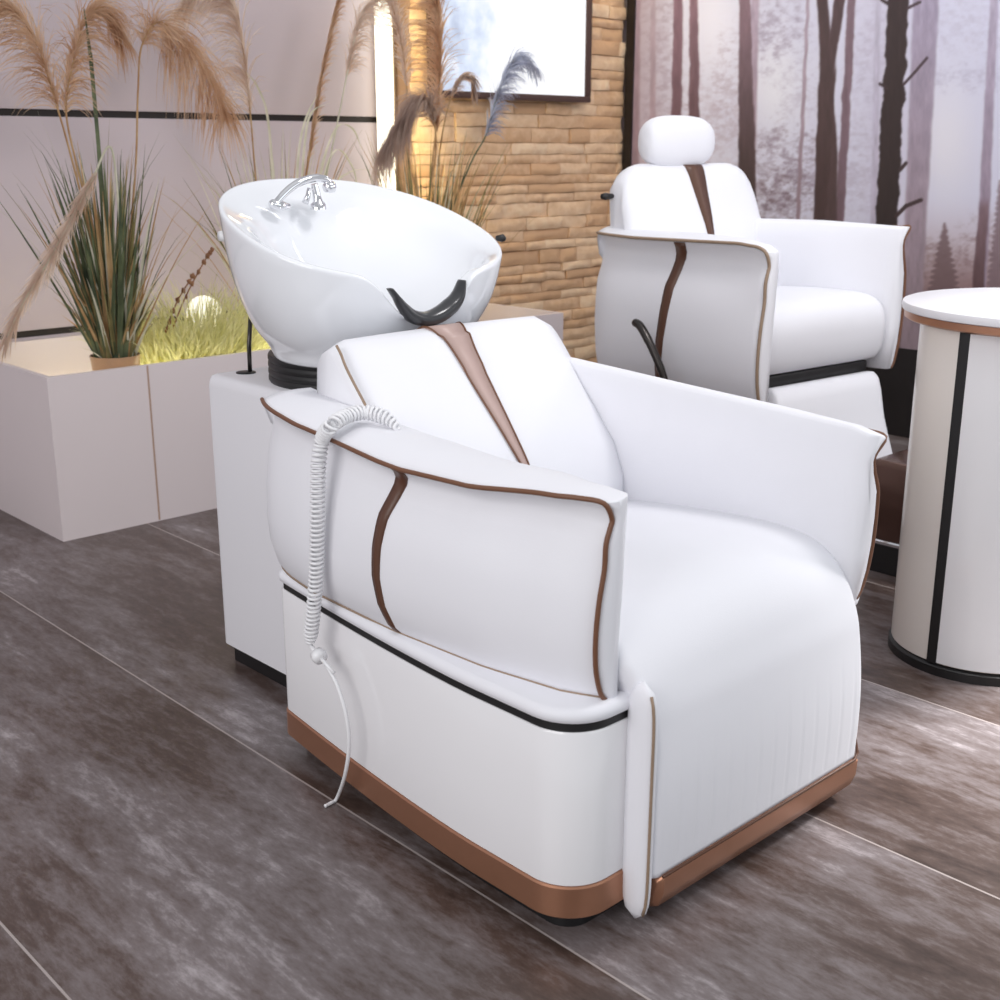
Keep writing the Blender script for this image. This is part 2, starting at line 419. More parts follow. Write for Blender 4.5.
    a = me.color_attributes.new('print', 'FLOAT_COLOR', 'POINT')
    rgba = np.concatenate([lin.reshape(-1, 3), np.ones((ny*nz_, 1))], 1).astype(np.float32)
    a.data.foreach_set('color', rgba.ravel())
    m = bpy.data.materials.new('mural_print'); m.use_nodes = True; nt = m.node_tree
    vc = nt.nodes.new('ShaderNodeVertexColor'); vc.layer_name = 'print'
    nt.links.new(vc.outputs['Color'], nt.nodes['Principled BSDF'].inputs['Base Color']); nt.nodes['Principled BSDF'].inputs['Roughness'].default_value = .5
    me.materials.append(m)
    root = empty('forest_mural', (XR, 2.8, .40)); tag(root, 'large misty forest mural with dark tree trunks covering the right wall', 'mural')
    o = bpy.data.objects.new('printed_forest', me); COL.objects.link(o); o.parent = root; o.location = (-XR, -2.8, -.40)
    b = box('backing_panel', XR-.0035, XR+.03, y1, y0, z0, z1, SATINWHITE, root); b.location = (-XR, -2.8, -.40)
    e = box('edge_frame', XR-.014, XR+.03, y0, y0+.052, z0, z1, PLINTH, root); e.location = (-XR, -2.8, -.40)
    e['label'] = 'black edge frame'
build_mural()

# ---- light strip on the edge of the stone wall
LED = emis('led_warm_white', srgb(255, 250, 226), 2.2)
t = empty('light_strip', (XE-.020, YB+.04, .56)); tag(t, 'glowing vertical light strip at the left edge of the stone wall', 'light')
b = box('diffuser', -.008, .004, .075, .19, 0, 1.7, LED, t, .003, 2)
b = box('channel', .0045, .012, .07, .195, 0, 1.7, PALEPIPING, t)

# ---- bright screen
t = empty('wall_screen', (4.20, YB, 1.475)); tag(t, 'bright white screen in a dark brown frame on the stone wall', 'screen')
def screen_mat():
    m = bpy.data.materials.new('lit_screen'); m.use_nodes = True; nt = m.node_tree; N = nt.nodes; L = nt.links; b = N['Principled BSDF']
    tc = N.new('ShaderNodeTexCoord'); nz = N.new('ShaderNodeTexNoise'); nz.inputs['Scale'].default_value = 9; nz.inputs['Detail'].default_value = 3
    L.new(tc.outputs['Object'], nz.inputs['Vector'])
    sp = N.new('ShaderNodeSeparateXYZ'); L.new(tc.outputs['Object'], sp.inputs[0])
    mr = N.new('ShaderNodeMapRange'); mr.inputs['From Min'].default_value = -.36; mr.inputs['From Max'].default_value = -.04; mr.inputs['To Min'].default_value = .28; mr.inputs['To Max'].default_value = -.25
    L.new(sp.outputs['X'], mr.inputs['Value'])
    ad = N.new('ShaderNodeMath'); L.new(nz.outputs['Fac'], ad.inputs[0]); L.new(mr.outputs[0], ad.inputs[1])
    cr = N.new('ShaderNodeValToRGB'); e = cr.color_ramp.elements
    e[0].position = .48; e[0].color = srgb(250, 251, 254); e[1].position = 1.0; e[1].color = srgb(176, 186, 210)
    k = e.new(.68); k.color = srgb(216, 226, 244)
    L.new(ad.outputs[0], cr.inputs['Fac']); L.new(cr.outputs['Color'], b.inputs['Emission Color']); b.inputs['Emission Strength'].default_value = 1.25
    b.inputs['Base Color'].default_value = (.02, .02, .02, 1); b.inputs['Roughness'].default_value = .6; b.inputs['Specular IOR Level'].default_value = .1
    return m
box('display', -.47, .47, -.052, -.04, .03, .78, screen_mat(), t)
g = G()
addbox(g, -.51, .51, -.06, -.012, 0, .03, 0, .004); addbox(g, -.51, .51, -.06, -.012, .78, .81, 0, .004)
addbox(g, -.51, -.47, -.06, -.012, .03, .78, 0, .004); addbox(g, .47, .51, -.06, -.012, .03, .78, 0, .004)
addbox(g, -.47, .47, -.038, -.012, .03, .78)
g.build('frame', FRAME, t, angle=30)

# ------------------------------------------------------------------ shampoo chair
XC = 1.708
chair = empty('shampoo_chair', (XC, 1.62, 0))
tag(chair, 'white leather salon wash chair with brown piping and bronze base band', 'chair')
def under(o, root):
    """parts are modelled in room coordinates"""
    o.parent = root; o.matrix_parent_inverse = (Matrix.Translation(root.location) @ Matrix.Rotation(root.rotation_euler.z, 4, 'Z')).inverted()
    return o
def part(name, geo, m, root, label=None, angle=None, **k):
    v, f = geo if isinstance(geo, tuple) else (geo.v, geo.f)
    o = mesh(name, v, f, m, None, angle=angle, **k); under(o, root)
    if label: o['label'] = label
    return o
BP0 = rrect(1.248, 2.100, 1.162, 2.075, (.085, .06, .03, .03), 12)
BP = []
for i, (x, y) in enumerate(BP0):
    x2, y2 = BP0[(i+1) % len(BP0)]
    BP.append((x, y))
    if abs(y2-y) > .3:
        for k in range(1, 16): BP.append((x+(x2-x)*k/16, y+(y2-y)*k/16))
def xback(y): return .066*max(0, (y-1.40)/.67)**1.4
BP = [(x+(xback(y) if x < 1.6 else -xback(y)*.6), y) for x, y in BP]
part('toe_kick', prism(BP, [(0.0, -.038), (.042, -.038)]), BLACK, chair, 'black recessed toe kick', 40)
part('base_band', prism(BP, [(.042, 0), (.045, .003), (.098, .003), (.101, 0)]), BROWNMETAL, chair, 'bronze metal band round the base', 40)
part('base_shell', prism(BP, [(.101, -.002), (.103, 0), (.372, 0), (.375, -.002)]), GLOSSWHITE, chair, None, 40)
part('shadow_groove', prism(BP, [(.375, -.004), (.392, -.004)]), BLACK, chair, 'black groove line above the base', 40)
part('base_rim', prism(BP, [(.390, -.002), (.393, .003), (.402, .005), (.410, .003), (.416, -.006)]), LEATHER, chair, None, 50)

# arm cross-section: (outward offset, height fraction below the flare); outward is positive
ARM_OUT = [(.022, .0), (.036, .05), (.050, .18), (.055, .34), (.052, .52), (.044, .68), (.034, .80), (.026, .875), (.026, .92), (.036, .965), (.050, 1.0)]
# above the flare the height runs from the flare to the top of the arm
ARM_TOP = [(.049, 1.15), (.040, 1.4), (.022, 1.75), (.0, 2.0), (-.03, 2.0), (-.058, 1.85)]
ARM_IN = [(-.074, .97), (-.082, .88), (-.084, .6), (-.084, .3), (-.082, .0)]
def make_arm(root, side, xref, y0, y1, zb, ztip, ztop, stripe_y, pipe_m, stripe_w=.017, tip=.03, dens=28, T=None, pipe_r=.0042, thick=None, back=.02, xb=lambda y: 0.0, neck=lambda y: 0.0):
    T = T or (lambda p: p)
    prof = ARM_OUT+ARM_TOP+ARM_IN
    thick = thick or (lambda y: 1.0)
    def pt(y, u, h):
        a, b = ztip(y), ztop(y)
        z = zb+(a-zb)*h if h <= 1 else a+(b-a)*(h-1)
        if u < 0:
            u *= thick(y)
            if h < 1: z = zb+(b-zb)*h
        elif .70 < h < .99: u -= neck(y)*math.sin(PI*(h-.70)/.29)
        e = 0
        if y > y1-.14:
            t = (y-(y1-.14))/.14; e = back*t**3
        yy = y
        f = max(0, 1-(y-y0)/.16); f = f*f*(3-2*f)
        hh = min(h, 1)
        yy = y-tip*f*hh
        return T((xref+side*(u-e+xb(y)), yy, z))
    ys = [y0+(y1-y0)*k/dens for k in range(dens+1)]
    rings = [[pt(y, u, h) for u, h in prof] for y in ys]
    oh = [q[1] for q in ARM_OUT]; ou = [q[0] for q in ARM_OUT]
    def cap(y, k, dy):
        r = []
        for u, h in prof:
            h1 = min(h, 1.0); o_ = float(np.interp(h1, oh, ou)); i_ = -.08*thick(y); m_ = .5*(o_+i_)/(1 if True else 1)
            uo = u if u > 0 else u*thick(y)
            un = uo+(m_-uo)*k
            p = Vector(pt(y, un if un >= 0 else un/max(thick(y), .02), h if h <= 1 else 1+(h-1)*(1-k*.6)))
            r.append(p+Vector((0, dy, 0)))
        return r
    def shrink(r, k, dy):
        c = sum((Vector(p) for p in r), Vector())/len(r)
        return [c+(Vector(p)-c)*k+Vector((0, dy, 0)) for p in r]
    rings = [cap(ys[0], .75, -.011), cap(ys[0], .35, -.008)]+rings+[shrink(rings[-1], .85, .010), shrink(rings[-1], .5, .016)]
    a = part('armrest', loft(rings), LEATHER, root)
    k = len(ARM_OUT)-1
    line = [Vector(pt(ys[0], u+.002, h))+Vector((0, -.004, 0)) for u, h in ARM_OUT[:k]]
    tops = [Vector(pt(y, ARM_OUT[k][0]+.002, 1.0)) for y in ys]
    line = line[:-1]; tops = tops[:1]+tops[1:]
    p = mesh('piping', *tube(smoothline(line+tops, 4), pipe_r, 8), pipe_m, a); p['label'] = 'brown piping along the edge'
    low = [Vector(pt(y, .026, .012)) for y in ys]
    mesh('seam_piping', *tube(low, pipe_r*.75, 6), PALEPIPING, a)
    rows = []
    for i in range(25):
        h = .02+.965*i/24
        us = np.interp(h, [q_[1] for q_ in ARM_OUT], [q_[0] for q_ in ARM_OUT])
        yc = stripe_y(h); w = stripe_w*(.55+.45*h)
        rows.append([Vector(pt(yc-w/2, us-.004, h)), Vector(pt(yc-w/2, us+.0022, h)), Vector(pt(yc, us+.003, h)), Vector(pt(yc+w/2, us+.0022, h)), Vector(pt(yc+w/2, us-.004, h))])
    s = mesh('leather_stripe', *loft(rows), STRIPE, a); s['label'] = 'dark brown vertical stripe'
    return a
def zt_tip(y): return interp(y, [1.17, 1.2, 1.27, 1.40, 1.58, 1.8, 2.07, 2.12], [.741, .749, .747, .734, .731, .750, .768, .770])
def zt_near(y): return interp(y, [1.17, 1.2, 1.3, 1.45, 1.65, 1.9, 2.02, 2.11], [.746, .755, .760, .760, .766, .780, .782, .778])
def zt_far(y): return interp(y, [1.14, 1.19, 1.32, 1.56, 1.73, 1.91, 2.11], [.742, .758, .769, .780, .789, .798, .800])
def ft_far(y): return interp(y, [1.14, 1.19, 1.3, 2.1], [.728, .738, .744, .77])
make_arm(chair, -1, 1.300, 1.183, 2.09, .412, zt_tip, zt_near, lambda h: 1.597+.045*math.sin(PI*min(1, (1-h)*.85)), PIPING, stripe_w=.03, tip=.014,
         thick=lambda y: interp(y, [1.18, 1.3, 1.6, 2.0], [.02, .70, 1.18, 1.15]), xb=lambda y: -interp(y, [1.18, 1.24, 1.4, 1.64, 1.9, 2.12], [.067, .037, .010, .0, .012, .05]),
         neck=lambda y: interp(y, [1.18, 1.24, 1.35, 1.55, 1.8], [-.012, .006, .018, .012, .0]))
make_arm(chair, 1, 2.015, 1.158, 2.09, .412, ft_far, zt_far, lambda h: 1.64, PIPING, stripe_w=.03, tip=.02,
         thick=lambda y: interp(y, [1.15, 1.3, 1.6], [.10, .25, .25]), neck=lambda y: interp(y, [1.2, 1.5, 1.8], [.014, .012, .0]))

# backrest: side profile (y, z), front face first
BF = [(1.700, .47), (1.712, .56), (1.743, .632), (1.80, .700), (1.86, .768), (1.92, .836), (1.945, .865), (1.962, .880), (1.982, .886), (2.004, .878), (2.018, .855), (2.022, .8), (2.022, .6), (2.022, .47)]
def bx(z): return interp(z, [.47, .7, .84, .88], [.303, .310, .312, .306])
def backrest_rings(prof, hw, xc, nx=15):
    rings = []
    for i in range(nx+1):
        u = -1+2*i/nx; e = 1-max(0, abs(u)-.9)/.1
        r = []
        for y, z in prof:
            rr = .018*(1-math.sqrt(max(0, 1-(1-e)**2)))
            yc, zc = 2.0, .68
            dx, dz = y-yc, z-zc; L = math.hypot(dx, dz)
            crown = .010*(1-u*u)
            r.append((xc+u*hw(z), y-dx/L*rr-crown*(y < 1.95), z-dz/L*rr+crown*.4*(z > .8)))
        rings.append(r)
    return rings
bk = part('backrest', loft(backrest_rings(BF, bx, XC)), LEATHER, chair, None)
# taupe wedge down the middle, wrapped over the top edge
def on_front(y):
    ys = [p[0] for p in BF[1:10]]; zs = [p[1] for p in BF[1:10]]
    return interp(y, ys, zs)
rows = []
sp = [(1.735, .618)]+[BF[i] for i in range(2, 10)]
dense = smoothline([(0, y, z) for y, z in sp], 5)
for i, p in enumerate(dense):
    t = i/(len(dense)-1); w = .003+.047*min(1, t*1.12)
    xc = XC-.010+.003*(1-t)
    q = dense[min(i+1, len(dense)-1)]-dense[max(i-1, 0)]; n = Vector((0, -q.z, q.y)).normalized()
    cr = .010*(1 if p.y < 1.95 else 0)
    off = n*(.003)+Vector((0, -cr, .4*.010*(p.z > .8)))
    c = Vector((0, p.y, p.z))+off
    rows.append([Vector((xc-w, 0, 0))+c-n*.006, Vector((xc-w, 0, 0))+c, Vector((xc+w, 0, 0))+c, Vector((xc+w, 0, 0))+c-n*.006])
v, f = loft(rows)
w_ = mesh('wedge_stripe', v, f, WEDGE, bk); w_['label'] = 'taupe tapering stripe'; w_.matrix_parent_inverse = Matrix()
for s in (1, 2):
    mesh('stripe_piping', *tube([r[s] for r in rows], .0022, 6), PIPING, w_)
# piping on the left and right front edges
for s in (-1,):
    ln = [(XC+s*(bx(z)-.005), y-.002, z+.001) for y, z in BF[1:8]]
    mesh('edge_piping', *tube(smoothline(ln, 4), .003, 6), PALEPIPING, bk)

# seat: one cushion rolling over the front edge and down to the bronze band, faint channels low on the front
def slab(prof, x0, x1, yc, zc, edge=.022, crown=.0, nx=24):
    rings = []
    for i in range(nx+1):
        u = -1+2*i/nx
        u = math.copysign(1-(1-abs(u))**1.4, u)
        x = (x0+x1)/2+u*(x1-x0)/2; d = (1-abs(u))*(x1-x0)/2
        rr = edge*(1-math.sqrt(max(0, 1-(1-min(1, d/edge))**2)))
        r = []
        for y, z in prof:
            L = math.hypot(y-yc, z-zc) or 1
            c = crown*(1-u*u)
            r.append((x, y-(y-yc)/L*rr, z-(z-zc)/L*rr+c*(z > zc)))
        rings.append(r)
    return loft(rings)
SX0, SX1 = 1.388, 2.016
SP = [(1.78, .500), (1.68, .508), (1.55, .522), (1.42, .533), (1.32, .536), (1.25, .528), (1.205, .508), (1.168, .470), (1.143, .415), (1.128, .34), (1.119, .26), (1.117, .18), (1.120, .098)]
SPs = [(p.x-.012*max(0, min(1, (.53-p.y)/.15))*(p.x < 1.4), p.y) for p in smoothline([(a, b, 0) for a, b in SP], 6)]
def waterfall(nx=140, T_=.055):
    V = []; Fs = []; n = len(SPs)
    nor = []
    for k in range(n):
        a = Vector(SPs[max(k-1, 0)]); b = Vector(SPs[min(k+1, n-1)]); t = (b-a).normalized(); nor.append(Vector((t.y, -t.x)))   # outward (forward/up)
    def xo(i, z): 
        t = max(0, min(1, (z-.40)/.08)); x0 = SX0-.024*t*t*(3-2*t)
        return x0+(SX1-x0)*i/nx
    for k in range(n):
        y, z = SPs[k]; nn = nor[k]; XL = xo(0, z)
        if nn.y < 0 and k < n//3: nn = -nn
        for i in range(nx+1):
            x = xo(i, z); e = min(x-XL, SX1-x); er = .020*(1-math.sqrt(max(0, 1-(1-min(1, e/.020))**2)))
            ch = max(0, min(1, (.33-z)/.10))*max(0, min(1, (z-.10)/.02)); xx = (x-SX0-.02)/.044
            gr = max(0, 1-abs(xx-round(xx))*.044/.005)
            cr = .008*(1-((x-SX0)/(SX1-SX0)*2-1)**2)*max(0, min(1, (z-.42)/.08))
            d = -er-.0018*gr*ch+cr
            V.append((x, y+(-abs(nn.x))*d, z+abs(nn.y)*d))
    m = nx+1
    for k in range(n-1):
        for i in range(nx): Fs.append((k*m+i, k*m+i+1, (k+1)*m+i+1, (k+1)*m+i))
    base = len(V)
    for k in range(n):                      # underside, a little inside
        y, z = SPs[k]; nn = nor[k]
        for i in range(nx+1): V.append((xo(i, z), y+abs(nn.x)*T_, z-abs(nn.y)*T_))
    for k in range(n-1):
        for i in range(nx): Fs.append((base+k*m+i, base+(k+1)*m+i, base+(k+1)*m+i+1, base+k*m+i+1))
        for i in (0, nx): Fs.append((k*m+i, (k+1)*m+i, base+(k+1)*m+i, base+k*m+i))
    for k in (0, n-1):
        for i in range(nx): Fs.append((k*m+i, k*m+i+1, base+k*m+i+1, base+k*m+i))
    return V, Fs
lr = part('seat', waterfall(), LEATHER, chair)
LX0, LX1 = SX0, SX1
bd = [(1.108, .099), (1.103, .094), (1.105, .062), (1.115, .036), (1.131, .027), (1.158, .027), (1.158, .099)]
b_ = mesh('bronze_band', *slab(bd, LX0+.016, LX1+.002, 1.125, .065, .012), BROWNMETAL, lr, angle=40); b_['label'] = 'bronze band along the bottom'
mesh('band_piping', *tube([(LX0+.02, 1.103, .099), (LX1-.02, 1.103, .099), (LX1-.001, 1.109, .106), (LX1+.001, 1.118, .135), (LX1+.001, 1.124, .165)], .003, 6), STRIPE, lr)
# rounded bolster closing the near end of the front panel
for s, x in ((-1, LX0),):
    rr = []
    def be(t): return max(.05, min(1, (1-abs(2*t-1)**9)**.5))
    for i in range(25):
        t = i/24; z = .016+(.446-.016)*t
        e = be(t); dy = .030*e; dx = .014*e; yc = 1.138-.002*t
        rr.append([(x-.006+dx*math.cos(a), yc+dy*math.sin(a), z) for a in [2*PI*k/14 for k in range(14)]])
    bo = mesh('side_bolster', *loft(rr), LEATHER, lr)
    mesh('bolster_piping', *tube([(x-.006-.006, 1.138-.002*(i/24)-.0285*be(i/24), (.016+.430*i/24)) for i in range(1, 24)], .0026, 6), PALEPIPING, bo)
# dark gap and small pleat between seat and arm
bk2 = box('inner_frame', 1.385, 2.02, 1.185, 1.72, .36, .452, BLACK); under(bk2, chair); bk2['label'] = 'black inner frame'

# ------------------------------------------------------------------ wash basin on pedestal
basin = empty('wash_basin', (XC, 2.33, 0)); tag(basin, 'white ceramic wash basin on a white pedestal behind the wash chair', 'basin')
PP = rrect(1.472, 1.94, 2.098, 2.592, (.02, .02, .025, .025), 8)
part('pedestal', prism(PP, [(.05, 0), (.71, 0), (.725, -.003), (.733, -.009), (.737, -.02)]), SATINWHITE, basin, None, 60)
part('pedestal_toe_kick', prism(PP, [(0, -.02), (.05, -.02)]), BLACK, basin, 'black recessed toe kick', 40)
g = G()
for i in range(4):
    z0 = .737+i*.016
    g.add(*lathe([(.203, z0), (.2055, z0+.004), (.2055, z0+.011), (.203, z0+.0155)], (XC, 2.30), 48))
part('swivel_collar', g, BLACK, basin, 'black ribbed swivel collar', 50)
YC, AA, BB, Z0, SL, NN, EG = 2.267, .268, .322, 1.088, .097, 2.3, .05
NT = 96
def se(k, a, b, n, yc, eg=0.0):
    t = 2*PI*k/NT; c, s = math.cos(t), math.sin(t)
    u = math.copysign(abs(c)**(2/n), c); w = math.copysign(abs(s)**(2/n), s)
    return u, XC+b*w*(1-eg*u), yc+a*u
def notch(x, y):
    f = max(0, min(1, (YC-.13-y)/.10)); f = f*f*(3-2*f)
    d = (x-XC+.03)/.105
    return .092*f*math.exp(-d**4*.9)
rings = []
# outside, bottom to rim
OUT = [(.60, .0), (.655, .012), (.675, .05), (.69, .10), (.715, .14), (.77, .20), (.83, .30), (.885, .42), (.935, .57), (.972, .76), (.994, .93), (1.0, .985)]
ZB = .792
for s, h in OUT:
    r = []
    for k in range(NT):
        n = NN if s > .7 else 2.0+(NN-2)*s/.7
        u, x, y = se(k, AA*s, BB*s, n, YC+.006*(1-s), EG)
        uu = (y-YC)/AA
        ztop = Z0+SL*uu/max(s, .01)*s
        z = ZB+(Z0-ZB)*h+SL*uu*h**1.3
        if h > .5: z -= notch(x, y)*((h-.5)/.5)
        r.append((x, y, z))
    rings.append(r)
def rimring(s, dz):
    r = []
    for k in range(NT):
        u, x, y = se(k, AA*s, BB*s, NN, YC, EG)
        r.append((x, y, Z0+SL*(y-YC)/AA+dz-notch(x, y)))
    return r
rings += [rimring(.995, .001), rimring(.975, .003), rimring(.945, -.002)]
# inside: deck at the back, bowl towards the front
def inner(s, depth, sh):
    r = []
    for k in range(NT):
        u, x, y = se(k, AA*s, BB*s, NN-.2*(1-s), YC-sh, EG)
        z = Z0+SL*(y-YC)/AA-depth
        f = notch(x, y)
        r.append((x, y, min(z, Z0+SL*(y-YC)/AA-f-.004)))
    return r
rings += [inner(.88, .010, .004), inner(.82, .022, .018), inner(.77, .055, .028), inner(.68, .10, .035), inner(.5, .15, .04), inner(.28, .172, .045), inner(.06, .180, .05)]
bowl = part('bowl', loft(rings), CERAMIC, basin)
bowl.modifiers.new('round', 'SUBSURF').levels = 1; bowl.modifiers['round'].render_levels = 1
part('drain', lathe([(.03, .905), (.03, .912), (.02, .914), (.0005, .912)], (XC, YC-.05), 24), CHROME, basin, 'chrome drain')
# chrome faucet on the deck at the back of the bowl
fY = 2.405; fz = at(318, 205, 1, fY).z
fb = at(318, 204, 1, fY)
def fp(x, y, dy=0): return at(x, y, 1, fY+dy)
fa = part('faucet', tube([fb+Vector((0, 0, -.012)), fb, fb+Vector((0, 0, .006)), fp(316, 192), fp(314, 184)], [.019, .018, .011, .009, .008], 18), CHROME, basin, None, 60)
sm_ = smoothline([fp(276, 203), fp(283, 195), fp(292, 187), fp(303, 181), fp(316, 178), fp(327, 180), fp(330, 186)], 6)
s_ = mesh('spout', *tube(sm_, [.0075+.0018*math.sin(PI*i/len(sm_)) for i in range(len(sm_))], 12), CHROME, fa)
h_ = mesh('spray_head', *tube([fp(270, 204), fp(272, 204), fp(281, 206), fp(289, 206)], [.007, .011, .0115, .007], 14), CHROME, fa)
l_ = mesh('lever_handle', *tube([fp(305, 203, .004), fp(308, 196, .004), fp(309, 188, .004)], [.008, .006, .004], 12), CHROME, fa)
kn = mesh('temperature_knob', *tube([fp(325, 188), fp(329, 187), fp(333, 187), fp(335, 187)], [.010, .014, .013, .006], 14), CHROME, fa)
# small fittings on the bowl's sides
kb = at(223, 236, 0, 1.44)
part('side_button', tube([(1.432, kb.y, kb.z), (1.442, kb.y, kb.z)], [.011, .012], 16), PLASTIC, basin, 'small white button on the side')
kb = at(501, 238, 1, 2.06)
part('side_hook', tube([kb+Vector((-.012, 0, 0)), kb+Vector((.004, 0, 0)), kb+Vector((.010, 0, -.003))], [.006, .009, .006], 12), BLACK, basin, 'small black knob on the far side')
# hose stub passing down into the pedestal
hp = at(250, 372, 2, .738)
part('supply_hose', tube([(hp.x, hp.y, .72), (hp.x+.001, hp.y, .80), (hp.x+.012, hp.y+.003, .87)], .0052, 10), DARKMETAL, basin, 'dark supply hose')
part('hose_opening', lathe([(.024, .7365), (.023, .7395), (.0005, .7395)], (hp.x-.010, hp.y+.002), 24), BLACK, basin, 'black oval hose opening')

# neck cushion resting in the notch
nc = []
yN = 2.006
arc = [(390, 289), (396, 297), (403, 307), (412, 316), (425, 319), (438, 315), (450, 306), (458, 295), (462, 280)]
rad = [.003, .005, .010, .0145, .0160, .0175, .0175, .0125, .004]
pts = [at(x, y, 1, yN-.004) for x, y in arc]
sm_ = smoothline(pts, 5); rs_ = np.interp(np.linspace(0, 8, len(sm_)), range(9), rad)
rings = []
for i, p in enumerate(sm_):
    tg = (sm_[min(i+1, len(sm_)-1)]-sm_[max(i-1, 0)]).normalized(); n = Vector((0, 1, 0)).cross(tg).normalized()
    rings.append([p+n*math.cos(a)*rs_[i]+Vector((0, 1, 0))*math.sin(a)*(rs_[i]*.8+.010) for a in [2*PI*k/14 for k in range(14)]])
cu = mesh('neck_cushion', *loft(rings), BLACKRUBBER)
tag(cu, 'black crescent neck cushion in the front notch of the white basin', 'cushion')

# ------------------------------------------------------------------ coiled hose over the near arm
hose = empty('coiled_hose', (1.25, 1.80, 0)); tag(hose, 'thin white coiled cord hanging over the near arm of the wash chair', 'cord')
hp_ = [at(398, 428, 2, .772), at(386, 418, 2, .786), at(366, 412, 2, .794), at(347, 416, 2, .792), at(332, 425, 2, .784), at(322, 440, 0, 1.240), at(318.5, 468, 0, 1.232), at(317.5, 520, 0, 1.228), at(316, 575, 0, 1.228), at(313, 615, 0, 1.230), at(310, 643, 0, 1.232)]
cl = smoothline(hp_, 40)
L = [0]
for a, b in zip(cl[:-1], cl[1:]): L.append(L[-1]+(b-a).length)
tot = L[-1]; turns = int(tot/.0092); Np = turns*10
hel = []; La = np.array(L); P = np.array([tuple(p) for p in cl])
ref = Vector((1, 0, 0))
for i in range(Np+1):
    s = tot*i/Np
    p = Vector([np.interp(s, La, P[:, k]) for k in range(3)]); p2 = Vector([np.interp(min(s+.004, tot), La, P[:, k]) for k in range(3)]); p1 = Vector([np.interp(max(s-.004, 0), La, P[:, k]) for k in range(3)])
    tg = (p2-p1).normalized(); a = (ref-tg*ref.dot(tg)).normalized(); b = tg.cross(a); ref = a
    th = 2*PI*turns*i/Np; R_ = .0118*min(1, .35+i/60, .45+(Np-i)/40)
    hel.append(p+(a*math.cos(th)+b*math.sin(th))*R_)
part('coil', tube(hel, .0031, 6), PLASTIC, hose)
cA = at(307, 641, 0, 1.235); cB = at(319, 656, 0, 1.233); cC = at(334, 673, 0, 1.233)
part('strain_relief', tube([cA, cB], [.004, .0055], 10), PLASTIC, hose)
part('connector', tube([cB+(cA-cB).normalized()*.010, cB, cB-(cA-cB).normalized()*.010], [.0135, .016, .0135], 16), PLASTIC, hose)
part('plug_stem', tube([cB, cC], [.0045, .0035], 10), PLASTIC, hose)
tl = smoothline([cB+(cC-cB)*.4, at(337, 685, 0, 1.233), at(346, 715, 0, 1.232), at(349, 745, 0, 1.232), at(345, 775, 0, 1.236), at(337, 798, 2, .012), at(331, 803, 2, .004), at(325, 806, 2, .004)], 6)
part('tail_cord', tube(tl, .0038, 8), PLASTIC, hose)

# ------------------------------------------------------------------ barber chair behind
BT = math.radians(-5); BC = Vector((3.505, 2.15, 0))
barber = empty('barber_chair', tuple(BC+Vector((.03, .34, 0)))); tag(barber, 'white leather barber chair with round headrest in front of the forest mural', 'chair')
def TB(p):
    x, y, z = p
    return (BC.x+x*math.cos(BT)-y*math.sin(BT), BC.y+x*math.sin(BT)+y*math.cos(BT), z)
def tb(geo): return [TB(p) for p in geo[0]], geo[1]
for side, xr in ((-1, -.362), (1, .312)):
    tp = (lambda y: interp(y, [-.05, -.02, .06, .3, .5, .74], [.952, .972, .980, .976, .973, .980])) if side < 0 else (lambda y: interp(y, [-.02, .1, .74], [1.004, .998, .985]))
    tt = (lambda y, tp=tp: tp(y)+interp(y, [0, .1, .3], [.004, .012, .02]))
    make_arm(barber, side, xr, -.04 if side < 0 else .0, .70, .49 if side < 0 else .53, tp, tt, lambda h: .30+.085*(1-h)**.6, PALEPIPING if side < 0 else PIPING, stripe_w=.046, T=TB, dens=24, tip=.012, pipe_r=.0052, thick=lambda y: interp(y, [-.02, .2, .3], [.10, .7, .9]), neck=(lambda y: interp(y, [-.04, .03, .12], [-.014, .0, .014])) if side < 0 else (lambda y: .010))
SB = [(.62, .56), (.62, .74), (.50, .77), (.30, .785), (.12, .786), (.04, .775), (.0, .745), (-.018, .69), (-.012, .62), (.01, .575), (.06, .56)]
SBs = [(p.x, p.y) for p in smoothline([(a, b, 0) for a, b in SB], 4)]
part('seat', tb(slab(SBs, -.335, .285, .3, .67, .03, .01)), LEATHER, barber)
o = obj_bm('seat_frame', box_bm(-.31, .25, .03, .62, .515, .562, .006), BLACK); o.data.transform(Matrix.Translation(BC) @ Matrix.Rotation(BT, 4, 'Z')); under(o, barber); o['label'] = 'black frame under the seat'
# leg rest flap
LF = [(.03, .525), (-.02, .515), (-.06, .38), (-.12, .22), (-.15, .125), (-.14, .112), (-.115, .118), (-.05, .28), (.0, .42)]
part('leg_rest', tb(slab([(p.x, p.y) for p in smoothline([(a, b, 0) for a, b in LF], 3)], -.29, .25, -.03, .32, .012, 0)), LEATHER, barber)
# back and headrest
BBp = [(.50, .74), (.52, .85), (.555, 1.0), (.595, 1.12), (.61, 1.165), (.625, 1.195), (.65, 1.205), (.68, 1.195), (.695, 1.15), (.67, .95), (.62, .74)]
BX = -.035
def round_back(prof, hw, zlow, zhigh, rc, nx=22):
    rings = []
    for i in range(nx+1):
        u = math.sin(PI/2*(-1+2*i/nx)); r = []
        d = (1-abs(u))*hw
        e = .02*(1-math.sqrt(max(0, 1-(1-min(1, d/.02))**2)))
        ztop = zhigh-(rc*(1-math.sqrt(max(0, 1-(1-min(1, d/rc))**2))))
        for y, z in prof:
            k = (z-zlow)/(zhigh-zlow); zz = zlow+k*(ztop-zlow)
            hwz = hw*interp(zz, [zlow, .95, 1.06, 1.15, zhigh], [.86, 1.0, 1.0, .93, .84])
            ym = .62
            yy = y+(ym-y)*min(1, e/.05)
            r.append((BX+u*hwz, yy-.012*(1-u*u)*(y < .64), zz))
        rings.append(r)
    return loft(rings)
